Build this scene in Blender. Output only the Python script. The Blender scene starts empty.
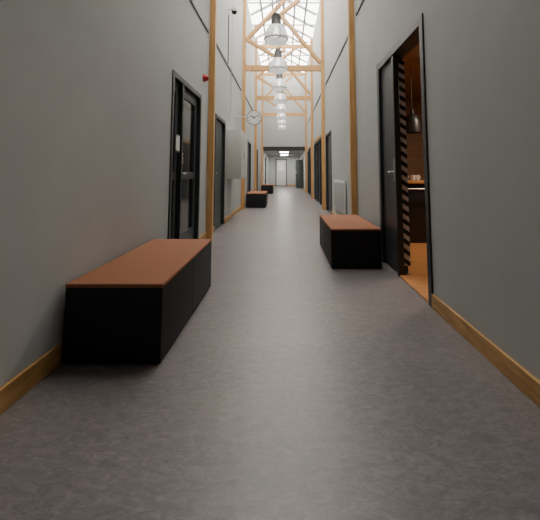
import bpy, bmesh, math, random
from mathutils import Vector, Matrix
random.seed(3)
S = bpy.context.scene
try:
    S.view_settings.view_transform = 'AgX'
    S.view_settings.exposure = 0.27
except Exception: pass

XL, XR = -1.31, 1.21      # wall faces
YB, YE = -3.0, 32.0       # corridor extent
ZW = 7.0                  # wall height
YS0, YS1 = 4.0, 24.0      # skylight extent

# ---------------------------------------------------------------- materials
def nt(name):
    m = bpy.data.materials.new(name); m.use_nodes = True
    return m, m.node_tree.nodes, m.node_tree.links, m.node_tree.nodes['Principled BSDF']

def simple(name, col, rough=0.6, metal=0.0, nscale=30, var=0.08, bump=0.0, spec=0.5, coords='Object'):
    m, N, L, B = nt(name)
    tc = N.new('ShaderNodeTexCoord')
    n = N.new('ShaderNodeTexNoise'); n.inputs['Scale'].default_value = nscale; n.inputs['Detail'].default_value = 4
    L.new(tc.outputs[coords], n.inputs['Vector'])
    r = N.new('ShaderNodeValToRGB')
    r.color_ramp.elements[0].position = .3; r.color_ramp.elements[1].position = .7
    r.color_ramp.elements[0].color = (*[c*(1-var) for c in col], 1)
    r.color_ramp.elements[1].color = (*[min(1, c*(1+var)) for c in col], 1)
    L.new(n.outputs['Fac'], r.inputs['Fac']); L.new(r.outputs['Color'], B.inputs['Base Color'])
    B.inputs['Roughness'].default_value = rough; B.inputs['Metallic'].default_value = metal
    B.inputs['Specular IOR Level'].default_value = spec
    if bump:
        b = N.new('ShaderNodeBump'); b.inputs['Strength'].default_value = bump; b.inputs['Distance'].default_value = .002
        L.new(n.outputs['Fac'], b.inputs['Height']); L.new(b.outputs['Normal'], B.inputs['Normal'])
    return m

def wood(name, c1, c2, scale=(14, 14, 1.0), rough=.5):
    m, N, L, B = nt(name)
    tc = N.new('ShaderNodeTexCoord'); mp = N.new('ShaderNodeMapping'); mp.inputs['Scale'].default_value = scale
    n = N.new('ShaderNodeTexNoise'); n.inputs['Scale'].default_value = 2.2; n.inputs['Detail'].default_value = 6
    n.inputs['Distortion'].default_value = .6
    r = N.new('ShaderNodeValToRGB')
    r.color_ramp.elements[0].position = .35; r.color_ramp.elements[1].position = .65
    r.color_ramp.elements[0].color = (*c1, 1); r.color_ramp.elements[1].color = (*c2, 1)
    L.new(tc.outputs['Object'], mp.inputs[0]); L.new(mp.outputs[0], n.inputs['Vector'])
    L.new(n.outputs['Fac'], r.inputs['Fac']); L.new(r.outputs['Color'], B.inputs['Base Color'])
    B.inputs['Roughness'].default_value = rough
    return m

def emis(name, col, s, base=(.8, .8, .8)):
    m, N, L, B = nt(name)
    B.inputs['Base Color'].default_value = (*base, 1)
    B.inputs['Emission Color'].default_value = (*col, 1); B.inputs['Emission Strength'].default_value = s
    return m

def floor_mat():
    m, N, L, B = nt('linoleum_marbled')
    tc = N.new('ShaderNodeTexCoord'); mp = N.new('ShaderNodeMapping'); mp.inputs['Scale'].default_value = (1.0, 1.7, 1)
    L.new(tc.outputs['Object'], mp.inputs[0])
    a = N.new('ShaderNodeTexNoise'); a.inputs['Scale'].default_value = 17; a.inputs['Detail'].default_value = 10; a.inputs['Roughness'].default_value = .78; a.inputs['Distortion'].default_value = .9
    b = N.new('ShaderNodeTexNoise'); b.inputs['Scale'].default_value = 2.0; b.inputs['Detail'].default_value = 3
    c = N.new('ShaderNodeTexNoise'); c.inputs['Scale'].default_value = 60; c.inputs['Detail'].default_value = 3
    for n in (a, b, c): L.new(mp.outputs[0], n.inputs['Vector'])
    r = N.new('ShaderNodeValToRGB'); cr = r.color_ramp
    cr.elements[0].position = .28; cr.elements[0].color = (.112, .098, .099, 1)
    cr.elements[1].position = .72; cr.elements[1].color = (.280, .250, .247, 1)
    e = cr.elements.new(.5); e.color = (.185, .163, .163, 1)
    L.new(a.outputs['Fac'], r.inputs['Fac'])
    r2 = N.new('ShaderNodeValToRGB'); r2.color_ramp.elements[0].position = .35; r2.color_ramp.elements[1].position = .65
    r2.color_ramp.elements[0].color = (.92, .92, .95, 1); r2.color_ramp.elements[1].color = (1.06, 1.04, 1.01, 1)
    L.new(b.outputs['Fac'], r2.inputs['Fac'])
    mx = N.new('ShaderNodeMixRGB'); mx.blend_type = 'MULTIPLY'; mx.inputs[0].default_value = 1
    L.new(r.outputs['Color'], mx.inputs[1]); L.new(r2.outputs['Color'], mx.inputs[2])
    r3 = N.new('ShaderNodeValToRGB'); r3.color_ramp.elements[0].position = .33; r3.color_ramp.elements[1].position = .55
    r3.color_ramp.elements[0].color = (.7, .7, .7, 1); r3.color_ramp.elements[1].color = (1.05, 1.05, 1.05, 1)
    L.new(c.outputs['Fac'], r3.inputs['Fac'])
    mx2 = N.new('ShaderNodeMixRGB'); mx2.blend_type = 'MULTIPLY'; mx2.inputs[0].default_value = .4
    L.new(mx.outputs[0], mx2.inputs[1]); L.new(r3.outputs['Color'], mx2.inputs[2])
    L.new(mx2.outputs[0], B.inputs['Base Color'])
    B.inputs['Roughness'].default_value = .36
    B.inputs['Specular IOR Level'].default_value = .45
    return m

M = dict(
    wall=simple('wall_paint_grey', (.470, .48, .470), .7, nscale=3, var=.03, spec=.3),
    floor=floor_mat(),
    ceil=simple('ceiling_paint', (.50, .50, .48), .8, nscale=4, var=.03),
    timber=wood('glulam_timber', (.50, .26, .085), (.64, .37, .145), (16, 16, 1.2)),
    base=wood('oak_baseboard', (.40, .21, .065), (.62, .36, .13), (10, 1.2, 14), .45),
    steel=simple('painted_steel_anthracite', (.030, .037, .040), .42, nscale=60, var=.08),
    steel2=simple('painted_steel_grey', (.058, .067, .070), .45, nscale=60, var=.08),
    glassd=simple('dark_door_glass', (.012, .014, .016), .08, nscale=5, var=.1),
    chrome=simple('brushed_metal', (.55, .55, .54), .3, 1.0, nscale=80),
    black=simple('black_upholstery', (.010, .011, .013), .55, nscale=140, var=.25, bump=.3, spec=.3),
    brown=simple('brown_felt_top', (.30, .122, .062), .8, nscale=160, var=.22, bump=.4, spec=.2),
    seam=simple('seam_thread', (.004, .004, .005), .8),
    white=simple('white_enamel', (.62, .62, .59), .4, nscale=10, var=.03),
    paper=simple('paper_white', (.8, .8, .78), .8, nscale=20, var=.04),
    red=simple('red_plastic', (.5, .02, .02), .35, nscale=20),
    blackp=simple('black_plastic', (.012, .012, .013), .4, nscale=20),
    housing=simple('lamp_housing_grey', (.14, .14, .145), .45, .3, nscale=20),
    shutter=simple('shutter_dark', (.05, .055, .055), .5, nscale=20),
    sky=emis('skylight_glazing', (1.0, .975, .92), 8.0),
    mull=simple('skylight_mullion', (.26, .26, .25), .5, nscale=20),
    rfloor=wood('orange_wood_floor', (.46, .20, .07), (.58, .28, .10), (2, 10, 2), .35),
    rwall=wood('plywood_wall', (.24, .14, .075), (.31, .185, .10), (2, 2, 8), .6),
    bulb=emis('warm_lamp', (1, .7, .4), 8),
    lampbulb=emis('pendant_bulb', (1, .93, .82), 12),
    tube=emis('ceiling_lamp_diffuser', (1, .97, .9), 34.0),
    dark=simple('dark_soffit', (.03, .028, .026), .7, nscale=10),
)
# chevron hazard tape
def hazard():
    m, N, L, B = nt('hatched_tape')
    tc = N.new('ShaderNodeTexCoord'); w = N.new('ShaderNodeTexWave'); w.bands_direction = 'DIAGONAL'; w.inputs['Scale'].default_value = 6
    r = N.new('ShaderNodeValToRGB'); r.color_ramp.interpolation = 'CONSTANT'
    r.color_ramp.elements[0].color = (.015, .015, .015, 1); r.color_ramp.elements[1].position = .5; r.color_ramp.elements[1].color = (.85, .86, .86, 1)
    L.new(tc.outputs['Object'], w.inputs['Vector']); L.new(w.outputs['Fac'], r.inputs['Fac']); L.new(r.outputs['Color'], B.inputs['Base Color'])
    return m
M['hazard'] = hazard()
# prismatic acrylic
def acrylic():
    m, N, L, B = nt('prismatic_acrylic')
    B.inputs['Base Color'].default_value = (.80, .82, .83, 1); B.inputs['Roughness'].default_value = .18
    t = N.new('ShaderNodeBsdfTransparent'); t.inputs[0].default_value = (.9, .92, .93, 1)
    tr = N.new('ShaderNodeBsdfTranslucent'); tr.inputs[0].default_value = (.8, .82, .84, 1)
    a = N.new('ShaderNodeMixShader'); a.inputs[0].default_value = .4
    b = N.new('ShaderNodeMixShader'); b.inputs[0].default_value = .15
    L.new(B.outputs[0], a.inputs[1]); L.new(tr.outputs[0], a.inputs[2])
    L.new(a.outputs[0], b.inputs[1]); L.new(t.outputs[0], b.inputs[2])
    L.new(b.outputs[0], N['Material Output'].inputs[0])
    return m
M['acrylic'] = acrylic()

# ---------------------------------------------------------------- mesh builder
class Bd:
    def __init__(s, name):
        s.name = name; s.bm = bmesh.new(); s.mats = []
    def mi(s, k):
        if k not in s.mats: s.mats.append(k)
        return s.mats.index(k)
    def _assign(s, faces, k, smooth=False):
        i = s.mi(k)
        for f in faces: f.material_index = i; f.smooth = smooth
    def box(s, a, b, k, bev=0.0, seg=2, mat=None):
        a2 = [min(a[i], b[i]) for i in range(3)]; b2 = [max(a[i], b[i]) for i in range(3)]
        t = bmesh.new(); bmesh.ops.create_cube(t, size=1)
        for v in t.verts:
            v.co = Vector([a2[i] + (v.co[i]+.5)*(b2[i]-a2[i]) for i in range(3)])
        if bev: bmesh.ops.bevel(t, geom=t.edges[:], offset=bev, segments=seg, profile=.5, affect='EDGES')
        if mat is not None: bmesh.ops.transform(t, matrix=mat, verts=t.verts[:])
        s.merge(t, k, bool(bev))
    def merge(s, t, k, smooth=False):
        vm = {}
        for v in t.verts: vm[v] = s.bm.verts.new(v.co)
        fs = []
        for f in t.faces:
            try: fs.append(s.bm.faces.new([vm[v] for v in f.verts]))
            except ValueError: pass
        s._assign(fs, k, smooth); t.free()
    def beam(s, p, q, w, h, k, up=(0, 0, 1)):
        p = Vector(p); q = Vector(q); d = (q-p); l = d.length; d.normalize()
        u = Vector(up)
        if abs(d.dot(u)) > .99: u = Vector((0, 1, 0))
        x = d.cross(u).normalized(); z = x.cross(d).normalized()
        R = Matrix((x, d, z)).transposed().to_4x4(); R.translation = (p+q)/2
        s.box((-w/2, -l/2, -h/2), (w/2, l/2, h/2), k, .004, 1, R)
    def cyl(s, p, q, r, k, n=20, r2=None):
        p = Vector(p); q = Vector(q); d = q-p
        t = bmesh.new(); bmesh.ops.create_cone(t, cap_ends=True, segments=n, radius1=r, radius2=r if r2 is None else r2, depth=d.length)
        R = Vector((0, 0, 1)).rotation_difference(d.normalized()).to_matrix().to_4x4(); R.translation = (p+q)/2
        bmesh.ops.transform(t, matrix=R, verts=t.verts[:]); s.merge(t, k, True)
    def lathe(s, c, prof, k, n=48, ribs=0, amp=0):
        rings = []
        for (r, z) in prof:
            ring = []
            for i in range(n):
                a = 2*math.pi*i/n
                rr = r*(1+(amp*math.cos(ribs*a) if ribs else 0))
                ring.append(s.bm.verts.new((c[0]+rr*math.cos(a), c[1]+rr*math.sin(a), c[2]+z)))
            rings.append(ring)
        fs = []
        for a, b in zip(rings[:-1], rings[1:]):
            for i in range(n):
                fs.append(s.bm.faces.new((a[i], a[(i+1) % n], b[(i+1) % n], b[i])))
        s._assign(fs, k, True)
    def done(s, origin=None, parent=None):
        bmesh.ops.recalc_face_normals(s.bm, faces=s.bm.faces[:])
        me = bpy.data.meshes.new(s.name)
        if origin is not None:
            for v in s.bm.verts: v.co -= Vector(origin)
        s.bm.to_mesh(me); s.bm.free()
        for k in s.mats: me.materials.append(M[k])
        try: me.set_sharp_from_angle(angle=math.radians(40))
        except Exception: pass
        o = bpy.data.objects.new(s.name, me)
        if origin is not None: o.location = origin
        S.collection.objects.link(o)
        if parent: o.parent = parent
        return o

# ---------------------------------------------------------------- shell
left_op = [(4.56, 6.15, 2.29), (7.45, 8.70, 2.2), (14.0, 15.3, 2.2), (17.8, 19.2, 2.2), (26, 27.2, 2.1)]
right_op = [(3.38, 5.12, 2.49), (10.4, 11.8, 2.2), (12.5, 16.5, 2.25), (17.5, 21.4, 2.25), (26, 27.2, 2.1)]
def wall(name, x0, x1, ops):
    b = Bd(name); y = YB
    for (a, c, z) in ops:
        b.box((x0, y, 0), (x1, a, ZW), 'wall'); b.box((x0, a, z), (x1, c, ZW), 'wall'); y = c
    b.box((x0, y, 0), (x1, YE, ZW), 'wall'); b.done()
wall('wall_left', XL-.15, XL, left_op)
wall('wall_right', XR, XR+.15, right_op)
b = Bd('floor'); b.box((XL-.15, YB, -.1), (XR+.15, YE, 0), 'floor'); b.done()
b = Bd('wall_back'); b.box((XL-.15, YB-.15, 0), (XR+.15, YB, ZW), 'wall'); b.done()
b = Bd('wall_far'); b.box((XL-.15, YE, 0), (XR+.15, YE+.15, ZW), 'wall'); b.done()
b = Bd('ceiling'); b.box((XL-.15, YB, ZW), (XR+.15, YS0, ZW+.12), 'ceil')
b.box((XL-.15, YS1, ZW), (XR+.15, YE, ZW+.12), 'ceil'); b.done()
b = Bd('ceiling_soffit'); b.box((XL, YS1, 2.38), (XR, YS1+.2, 2.62), 'dark'); b.box((XL, YS1+.2, 2.42), (XR, YE, 2.62), 'ceil'); b.done()
b = Bd('wall_above_soffit'); b.box((XL, YS1+.02, 2.62), (XR, YS1+.17, ZW), 'wall'); b.done()
# skylight: ridge glazing with mullions
xm = (XL+XR)/2
b = Bd('window_skylight')
n = 15
for i in range(n):
    y0 = YS0 + (YS1-YS0)*i/n; y1 = YS0 + (YS1-YS0)*(i+1)/n
    for xa, xb in ((XL-.05, xm), (XR+.05, xm)):
        vs = [b.bm.verts.new(c) for c in ((xa, y0+.03, ZW+.05), (xb, y0+.03, ZW+.75), (xb, y1-.03, ZW+.75), (xa, y1-.03, ZW+.05))]
        b._assign([b.bm.faces.new(vs)], 'sky')
for i in range(n+1):
    y0 = YS0 + (YS1-YS0)*i/n
    b.beam((XL, y0, ZW+.06), (xm, y0, ZW+.73), .09, .11, 'mull'); b.beam((XR, y0, ZW+.06), (xm, y0, ZW+.73), .09, .11, 'mull')
b.beam((xm, YS0, ZW+.73), (xm, YS1, ZW+.73), .10, .15, 'mull')
for t in (.33, .66):
    for xa in (XL, XR):
        x = xa+(xm-xa)*t; b.beam((x, YS0, ZW+.03+.7*t), (x, YS1, ZW+.03+.7*t), .07, .08, 'mull')
b.done()
for nm, y in (('wall_gable', YS0-.05), ('wall_gable.001', YS1+.05)):
    b = Bd(nm); vs = [b.bm.verts.new(c) for c in ((XL-.1, y, ZW+.12), (XR+.1, y, ZW+.12), (xm, y, ZW+.85))]
    b._assign([b.bm.faces.new(vs)], 'ceil'); b.done()

# baseboards
def segs(ops, posts, pad=.0):
    cuts = sorted([(a, c) for a, c, z in ops]+[(p-.07, p+.07) for p in posts]); y = YB; out = []
    for a, c in cuts:
        if a > y: out.append((y, a))
        y = max(y, c)
    out.append((y, YE)); return out
posts = [6.8, 12.1, 17.1, 22.1]
b = Bd('baseboard_left')
for a, c in segs(left_op, posts): b.box((XL, a, 0), (XL+.018, c, .115), 'base', .003, 1)
b.done()
b = Bd('baseboard_right')
for a, c in segs(right_op, posts): b.box((XR-.018, a, 0), (XR, c, .115), 'base', .003, 1)
b.done()
b = Bd('baseboard_far'); b.box((XL+.02, YE-.018, 0), (XR-.02, YE, .115), 'base'); b.done()

# dark wall trim rails
for i, (x0, x1, lst) in enumerate(((XL, XL+.02, ((2.0, 6.6, 3.45), (7.3, 11.7, 3.5), (12.5, 16.8, 3.55))),
                                   (XR-.02, XR, ((5.2, 6.5, 3.72), (7.4, 11.7, 3.66), (12.5, 16.8, 3.66), (17.5, 21.8, 3.66))))):
    b = Bd('trim_%d' % (i+1))
    for a, c, z in lst: b.box((x0, a, z), (x1, c, z+.045), 'steel')
    b.done()
# thin panel joints
b = Bd('trim_3')
for y in (9.6, 14.6, 19.6): b.box((XL, y, 2.5), (XL+.003, y+.008, ZW), 'steel2')
b.done()

# ---------------------------------------------------------------- timber frames
def frame(y):
    b = Bd('timber_frame'); h = .06; zt = ZW-.04
    b.box((XL, y-h, 0), (XL+.10, y+h, zt), 'timber', .004, 1)
    b.box((XR-.10, y-h, 0), (XR, y+h, zt), 'timber', .004, 1)
    b.box((XL+.10, y-.05, 4.20), (XR-.10, y+.05, 4.38), 'timber', .004, 1)
    b.box((XL+.10, y-.05, 6.5), (XR-.10, y+.05, 6.66), 'timber', .004, 1)
    b.beam((XR-.12, y, 4.46), (xm-.1, y, 6.0), .10, .16, 'timber', (0, 1, 0))
    b.beam((xm-.1, y, 6.0), (xm+.5, y, 6.5), .10, .16, 'timber', (0, 1, 0))
    b.beam((XL+.12, y, 5.2), (xm+.05, y, 6.5), .10, .16, 'timber', (0, 1, 0))
    b.beam((XL+.12, y, 5.2), (xm+.1, y, 4.44), .10, .14, 'timber', (0, 1, 0))
    for x in (XL+.1, XR-.1):
        b.box((x-.004, y-.05, 4.15), (x+.004, y+.05, 4.44), 'steel2')
    b.done()
for y in posts: frame(y)

# ---------------------------------------------------------------- doors
def door(name, side, y0, y1, zt, kind='leaf'):
    face, s = (XL, 1) if side == 'L' else (XR, -1)
    X = lambda d: face + s*d
    b = Bd(name); fw = .07
    b.box((X(-.13), y0, 0), (X(.014), y0+fw, zt), 'steel', .004, 1)
    b.box((X(-.13), y1-fw, 0), (X(.014), y1, zt), 'steel', .004, 1)
    b.box((X(-.13), y0+fw, zt-fw), (X(.014), y1-fw, zt), 'steel', .004, 1)
    b.box((X(-.13), y0+fw, 0), (X(-.0), y1-fw, .015), 'steel2')
    def leaf(a, c, glass=False, handle=None):
        if glass:
            w = .11
            b.box((X(-.09), a, .02), (X(-.045), a+w, zt-fw), 'steel2', .003, 1); b.box((X(-.09), c-w, .02), (X(-.045), c, zt-fw), 'steel2', .003, 1)
            b.box((X(-.09), a+w, .02), (X(-.045), c-w, .30), 'steel2', .003, 1); b.box((X(-.09), a+w, zt-fw-.13), (X(-.045), c-w, zt-fw), 'steel2', .003, 1)
            b.box((X(-.09), a+w, 1.0), (X(-.045), c-w, 1.1), 'steel2', .003, 1)
            b.box((X(-.075), a+w, .3), (X(-.062), c-w, zt-fw-.13), 'glassd')
        else:
            b.box((X(-.09), a, .02), (X(-.045), c, zt-fw), 'steel2', .003, 1)
        if handle is not None:
            hy, dr = handle
            b.box((X(-.046), hy-.022, .93), (X(-.038), hy+.022, 1.17), 'chrome', .003, 1)
            b.cyl((X(-.045), hy, 1.08), (X(.008), hy, 1.08), .009, 'chrome')
            b.cyl((X(.005), hy, 1.08), (X(.005), hy+dr*.12, 1.08), .009, 'chrome')
    a, c = y0+fw, y1-fw
    if kind == 'leaf': leaf(a, c, False, (a+.07, 1))
    elif kind == 'glazed':
        m = a+.42
        leaf(a, m-.03, True); b.box((X(-.13), m-.03, 0), (X(.012), m+.03, zt-fw), 'steel', .004, 1)
        leaf(m+.03, c, True, (m+.10, 1))
        # paper notice and lock plate
        b.box((X(-.0), a+.16, 1.36), (X(.004), a+.32, 1.54), 'paper')
        b.box((X(-.06), a+.14, 1.34), (X(.0), a+.34, 1.56), 'steel2', .003, 1)
        b.box((X(.012), m-.025, 1.20), (X(.022), m+.025, 1.34), 'chrome', .003, 1)
        b.box((X(.022), m-.012, 1.29), (X(.025), m+.012, 1.32), 'blackp')
    elif kind == 'shutter':
        z = .05
        b.box((X(-.09), a, .015), (X(-.07), c, zt-fw), 'shutter')
        while z < zt-fw-.1:
            b.box((X(-.072), a, z), (X(-.055), c, z+.085), 'shutter', .006, 1); z += .1
        for k in range(1, 3):
            yy = a+(c-a)*k/3; b.box((X(-.13), yy-.03, 0), (X(.01), yy+.03, zt-fw), 'steel')
        b.box((X(0), y0, zt), (X(.03), y1, zt+.12), 'timber', .003, 1)
    b.done()
door('door_1', 'L', 4.56, 6.15, 2.29, 'glazed')
door('door_2', 'L', 7.45, 8.70, 2.2)
door('door_3', 'L', 14.0, 15.3, 2.2)
door('door_4', 'L', 17.8, 19.2, 2.2)
door('door_5', 'L', 26, 27.2, 2.1)
door('door_7', 'R', 10.4, 11.8, 2.2)
door('door_8', 'R', 12.5, 16.5, 2.25, 'shutter')
door('door_9', 'R', 17.5, 21.4, 2.25, 'shutter')
door('door_10', 'R', 26, 27.2, 2.1)

# big open doorway on the right (door_6)
b = Bd('door_6'); zt = 2.49; X = lambda d: XR - d
b.box((X(-.15), 3.38, 0), (X(.016), 3.46, zt), 'steel', .004, 1)
b.box((X(-.15), 5.02, 0), (X(.016), 5.12, zt), 'steel', .004, 1)
b.box((X(-.15), 3.46, zt-.09), (X(.016), 5.02, zt), 'steel', .004, 1)
b.box((X(-.055), 4.36, 0), (X(.01), 4.42, zt-.09), 'steel', .004, 1)
# fixed side panel with recessed field
b.box((X(-.055), 4.42, .02), (X(-.02), 5.02, zt-.09), 'steel2', .003, 1)
b.box((X(-.022), 4.50, .25), (X(-.014), 4.92, 2.2), 'steel', .002, 1)
b.box((X(-.014), 4.46, 1.0), (X(-.006), 4.50, 1.25), 'chrome', .002, 1)
b.cyl((X(-.014), 4.48, 1.1), (X(.03), 4.48, 1.1), .009, 'chrome'); b.cyl((X(.03), 4.48, 1.1), (X(.03), 4.60, 1.1), .009, 'chrome')
b.box((X(-.15), 3.46, 0), (X(0), 4.36, .018), 'rfloor')
# open leaf swung into side room with hatched tape on its edge
ang = math.radians(-16)
R = Matrix.Translation((XR+.062, 4.43, 0)) @ Matrix.Rotation(ang, 4, 'Z')
b.box((0, 0.01, .02), (.05, .88, zt-.1), 'steel', .003, 1, R)
b.box((0.0, -.004, .1), (.075, .008, zt-.14), 'hazard', 0, 1, R)
b.done()

# ---------------------------------------------------------------- side room
rx0, rx1, ry0, ry1 = XR+.15, 4.2, 2.6, 9.2
b = Bd('floor_side_room'); b.box((rx0, ry0, -.1), (rx1, ry1, .0), 'rfloor'); b.done()
b = Bd('ceiling_side_room'); b.box((rx0, ry0, 2.8), (rx1, ry1, 2.9), 'rwall'); b.done()
b = Bd('wall_side_room'); 
b.box((rx0, ry1, 0), (rx1, ry1+.1, 2.8), 'rwall'); b.box((rx0, ry0-.1, 0), (rx1, ry0, 2.8), 'rwall'); b.box((rx1, ry0, 0), (rx1+.1, ry1, 2.8), 'rwall')
b.box((rx0, 5.4, 0), (rx0+.02, ry1, 2.8), 'rwall'); b.done()
# serving counter
b = Bd('serving_counter')
b.box((1.85, 6.35, .08), (2.9, 7.2, .92), 'blackp', .01); b.box((1.88, 6.40, 0), (2.87, 7.15, .08), 'steel')
b.box((1.80, 6.28, .92), (2.95, 7.25, .96), 'rfloor', .006)
for x in (1.86, 2.2, 2.54, 2.88):
    b.box((x-.006, 6.335, .14), (x+.006, 6.35, .88), 'steel2')
b.cyl((1.82, 6.24, .84), (2.93, 6.24, .84), .012, 'chrome')
for x in (1.84, 2.38, 2.91): b.cyl((x, 6.24, .84), (x, 6.36, .84), .01, 'chrome')
b.done()
for i, (x, y) in enumerate(((1.95, 6.55), (2.06, 6.5), (2.16, 6.6), (1.9, 6.8))):
    b = Bd('coffee_cup')
    b.lathe((x, y, .961), [(0.001, 0), (.03, 0), (.038, .02), (.042, .09), (.038, .09), (.034, .02), (.001, .015)], 'white', 24)
    b.cyl((x+.04, y, .985), (x+.06, y, 1.0), .005, 'white', 8); b.cyl((x+.06, y, 1.0), (x+.06, y, 1.025), .005, 'white', 8); b.cyl((x+.06, y, 1.025), (x+.04, y, 1.035), .005, 'white', 8)
    b.done()
# dark pendant and small warm lamp
b = Bd('black_pendant_lamp')
c = (2.02, 6.3, 1.72)
b.lathe(c, [(.001, .36), (.03, .36), (.035, .3), (.09, .26), (.13, .16), (.14, .0), (.13, .0), (.12, .15), (.08, .24), (.001, .27)], 'blackp', 32)
b.cyl((c[0], c[1], c[2]+.36), (c[0], c[1], 2.8), .005, 'blackp', 8); b.done()
b = Bd('ceiling_spotlight')
b.cyl((2.08, 5.9, 2.8), (2.08, 5.9, 2.72), .05, 'blackp'); b.cyl((2.08, 5.9, 2.72), (2.08, 5.85, 2.62), .045, 'blackp'); b.lathe((2.08, 5.845, 2.60), [(.001, 0), (.035, .0), (.035, .015)], 'bulb', 20); b.done()
L = bpy.data.lights.new('side_room_light', 'AREA'); L.energy = 50; L.color = (1, .82, .64); L.size = .5
o = bpy.data.objects.new('side_room_light', L); o.location = (3.0, 5.4, 2.75); S.collection.objects.link(o)

# ---------------------------------------------------------------- benches
def bench(x0, x1, y0, y1):
    b = Bd('upholstered_bench'); h = .45
    b.box((x0+.02, y0+.02, 0), (x1-.02, y1-.02, .03), 'seam')
    b.box((x0, y0, .004), (x1, y1, h-.028), 'black', .010, 3)
    b.box((x0-.002, y0-.002, h-.026), (x1+.002, y1+.002, h), 'brown', .010, 3)
    b.box((x0+.004, y0+.004, h-.031), (x1-.004, y1-.004, h-.022), 'seam')
    ym = (y0+y1)/2
    for x in (x0, x1): b.box((x-.0012, ym-.002, .02), (x+.0012, ym+.002, h-.03), 'seam')
    for x in (x0+.014, x1-.014):
        for y in (y0, y1): b.box((x-.0015, y-.0014, .02), (x+.0015, y+.0014, h-.03), 'seam')
    b.done()
bench(-1.285, -.715, 2.42, 4.0)
bench(.53, 1.11, 4.70, 6.25)
bench(-1.20, -.60, 12.5, 14.0)
bench(-1.20, -.62, 20.4, 21.7)

# ---------------------------------------------------------------- pendants
def pendant(y):
    b = Bd('pendant_lamp'); x = -.16; z = 3.50
    b.lathe((x, y, z), [(.001, .46), (.05, .46), (.055, .445), (.055, .42), (.088, .41), (.092, .27), (.105, .25), (.105, .22), (.001, .22)], 'housing', 32)
    b.lathe((x, y, z), [(.10, .24), (.135, .215), (.165, .17), (.19, .11), (.207, .04), (.215, -.01), (.208, -.04), (.175, -.085), (.10, -.115), (.001, -.125)], 'acrylic', 96, 24, .018)
    b.lathe((x, y, z), [(.217, .0), (.224, -.005), (.224, -.03), (.213, -.035)], 'white', 48)
    b.lathe((x, y, z), [(.001, .22), (.03, .21), (.03, .15), (.05, .11), (.05, .06), (.03, .03), (.001, .02)], 'lampbulb', 20)
    b.cyl((x, y, z+.46), (x, y, 6.90), .006, 'blackp', 8)
    b.cyl((x, y, 6.86), (x, y, 6.90), .03, 'housing', 16)
    b.box((XL, y-.02, 6.90), (XR, y+.02, 6.94), 'mull')
    b.done()
for i in range(8): pendant(7.0+2.1*i)

# ---------------------------------------------------------------- clock
b = Bd('wall_clock'); cx, cy, cz, r = -.82, 10.6, 2.54, .20
t = .035
b.cyl((cx, cy-t, cz), (cx, cy+t, cz), r, 'housing', 48)
b.cyl((cx, cy-t-.004, cz), (cx, cy-t+.002, cz), r*.93, 'paper', 48)
b.cyl((cx, cy+t-.002, cz), (cx, cy+t+.004, cz), r*.93, 'paper', 48)
for i in range(12):
    a = i*math.pi/6; R = Matrix.Translation((cx, cy-t-.006, cz)) @ Matrix.Rotation(a, 4, 'Y')
    b.box((-.007, -.002, r*.70), (.007, .002, r*.87), 'blackp', 0, 1, R)
for a, l, w in ((math.radians(300), .55, .011), (math.radians(60), .78, .007)):
    R = Matrix.Translation((cx, cy-t-.009, cz)) @ Matrix.Rotation(a, 4, 'Y'); b.box((-w, -.002, -.03), (w, .002, r*l), 'blackp', 0, 1, R)
b.cyl((XL, cy, cz+.03), (cx-r, cy, cz+.03), .013, 'white', 12); b.cyl((XL, cy, cz+.03), (XL+.015, cy, cz+.03), .05, 'white', 20)
b.done()

# wall cabinet
b = Bd('wall_cabinet')
b.box((XL, 8.95, .95), (XL+.33, 10.0, 2.05), 'white', .006)
b.box((XL+.33, 8.97, .97), (XL+.338, 9.47, 2.03), 'white', .002, 1); b.box((XL+.33, 9.48, .97), (XL+.338, 9.98, 2.03), 'white', .002, 1)
b.box((XL+.338, 9.44, 1.4), (XL+.35, 9.455, 1.55), 'chrome'); b.box((XL+.338, 9.495, 1.4), (XL+.35, 9.51, 1.55), 'chrome')
b.done()
# low wall panel right
b = Bd('radiator')
b.box((XR-.05, 7.9, .28), (XR-.015, 9.6, .92), 'white', .006)
for i in range(16): b.box((XR-.056, 7.96+i*.1, .32), (XR-.048, 8.0+i*.1, .88), 'wall', .002, 1)
b.box((XR-.02, 8.2, .5), (XR-.001, 8.26, .8), 'steel'); b.box((XR-.02, 9.3, .5), (XR-.001, 9.36, .8), 'steel'); b.done()

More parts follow.
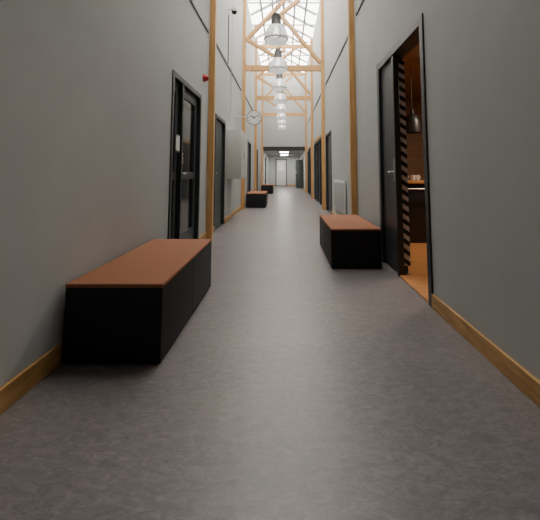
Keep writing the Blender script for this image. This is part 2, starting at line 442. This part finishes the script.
# fire alarm, dome camera, conduit
b = Bd('fire_alarm_sounder'); c = (XL, 6.3, 2.60)
b.cyl(c, (XL+.03, c[1], c[2]), .06, 'red', 24); b.cyl((XL+.03, c[1], c[2]), (XL+.08, c[1], c[2]), .05, 'red', 24, .04); b.cyl((XL+.08, c[1], c[2]), (XL+.088, c[1], c[2]), .02, 'blackp', 16); b.done()
b = Bd('dome_camera'); c = (XL+.14, 8.9, 4.78)
b.cyl((XL, c[1], c[2]+.06), (c[0], c[1], c[2]+.06), .02, 'white', 12); b.cyl((c[0], c[1], c[2]+.01), (c[0], c[1], c[2]+.07), .07, 'white', 24)
b.lathe((c[0], c[1], c[2]), [(.062, .01), (.06, -.02), (.045, -.048), (.02, -.06), (.001, -.062)], 'glassd', 24); b.done()
b = Bd('cable_conduit')
b.cyl((XL+.014, 8.9, 3.56), (XL+.014, 8.9, 4.7), .010, 'blackp', 8); b.cyl((XL+.014, 9.4, 2.05), (XL+.014, 9.4, 3.49), .010, 'white', 8); b.done()

# ---------------------------------------------------------------- far end
b = Bd('door_11')
b.box((-.75, YE-.05, 0), (.15, YE, 2.12), 'steel2', .004, 1); b.box((-.68, YE-.06, .05), (.08, YE-.04, 2.05), 'white', .004, 1)
b.box((-.55, YE-.065, 1.2), (-.05, YE-.058, 1.9), 'paper'); b.cyl((0, YE-.06, 1.0), (0, YE-.11, 1.0), .01, 'chrome'); b.cyl((0, YE-.11, 1.0), (-.12, YE-.11, 1.0), .01, 'chrome'); b.done()
b = Bd('locker_cabinet')
b.box((.80, 27.6, 0), (1.18, 30.5, 1.95), 'steel2', .01)
for k in range(1, 5): b.box((.794, 27.6+k*.58, .1), (.80, 27.61+k*.58, 1.9), 'blackp')
for k in range(5): b.box((.78, 27.7+k*.58, 1.0), (.80, 27.73+k*.58, 1.15), 'chrome')
b.done()
for y in (26, 30.3):
    b = Bd('ceiling_light'); b.box((-.35, y-.5, 2.38), (.25, y+.5, 2.42), 'white', .004, 1); b.box((-.32, y-.47, 2.372), (.22, y+.47, 2.382), 'tube'); b.done()

# ---------------------------------------------------------------- world + camera
w = bpy.data.worlds.new('overcast_sky'); S.world = w; w.use_nodes = True
w.node_tree.nodes['Background'].inputs[0].default_value = (.8, .88, 1, 1); w.node_tree.nodes['Background'].inputs[1].default_value = 1.0

cam = bpy.data.cameras.new('camera'); cam.sensor_width = 36; cam.sensor_fit = 'HORIZONTAL'; cam.lens = 36*400/540
cam.shift_x = -15/540; cam.shift_y = -130/540
cam.clip_start = .05
co = bpy.data.objects.new('camera', cam); co.location = (0, 0, 1.1); co.rotation_euler = (math.radians(90+6.0), 0, 0)
S.collection.objects.link(co); S.camera = co
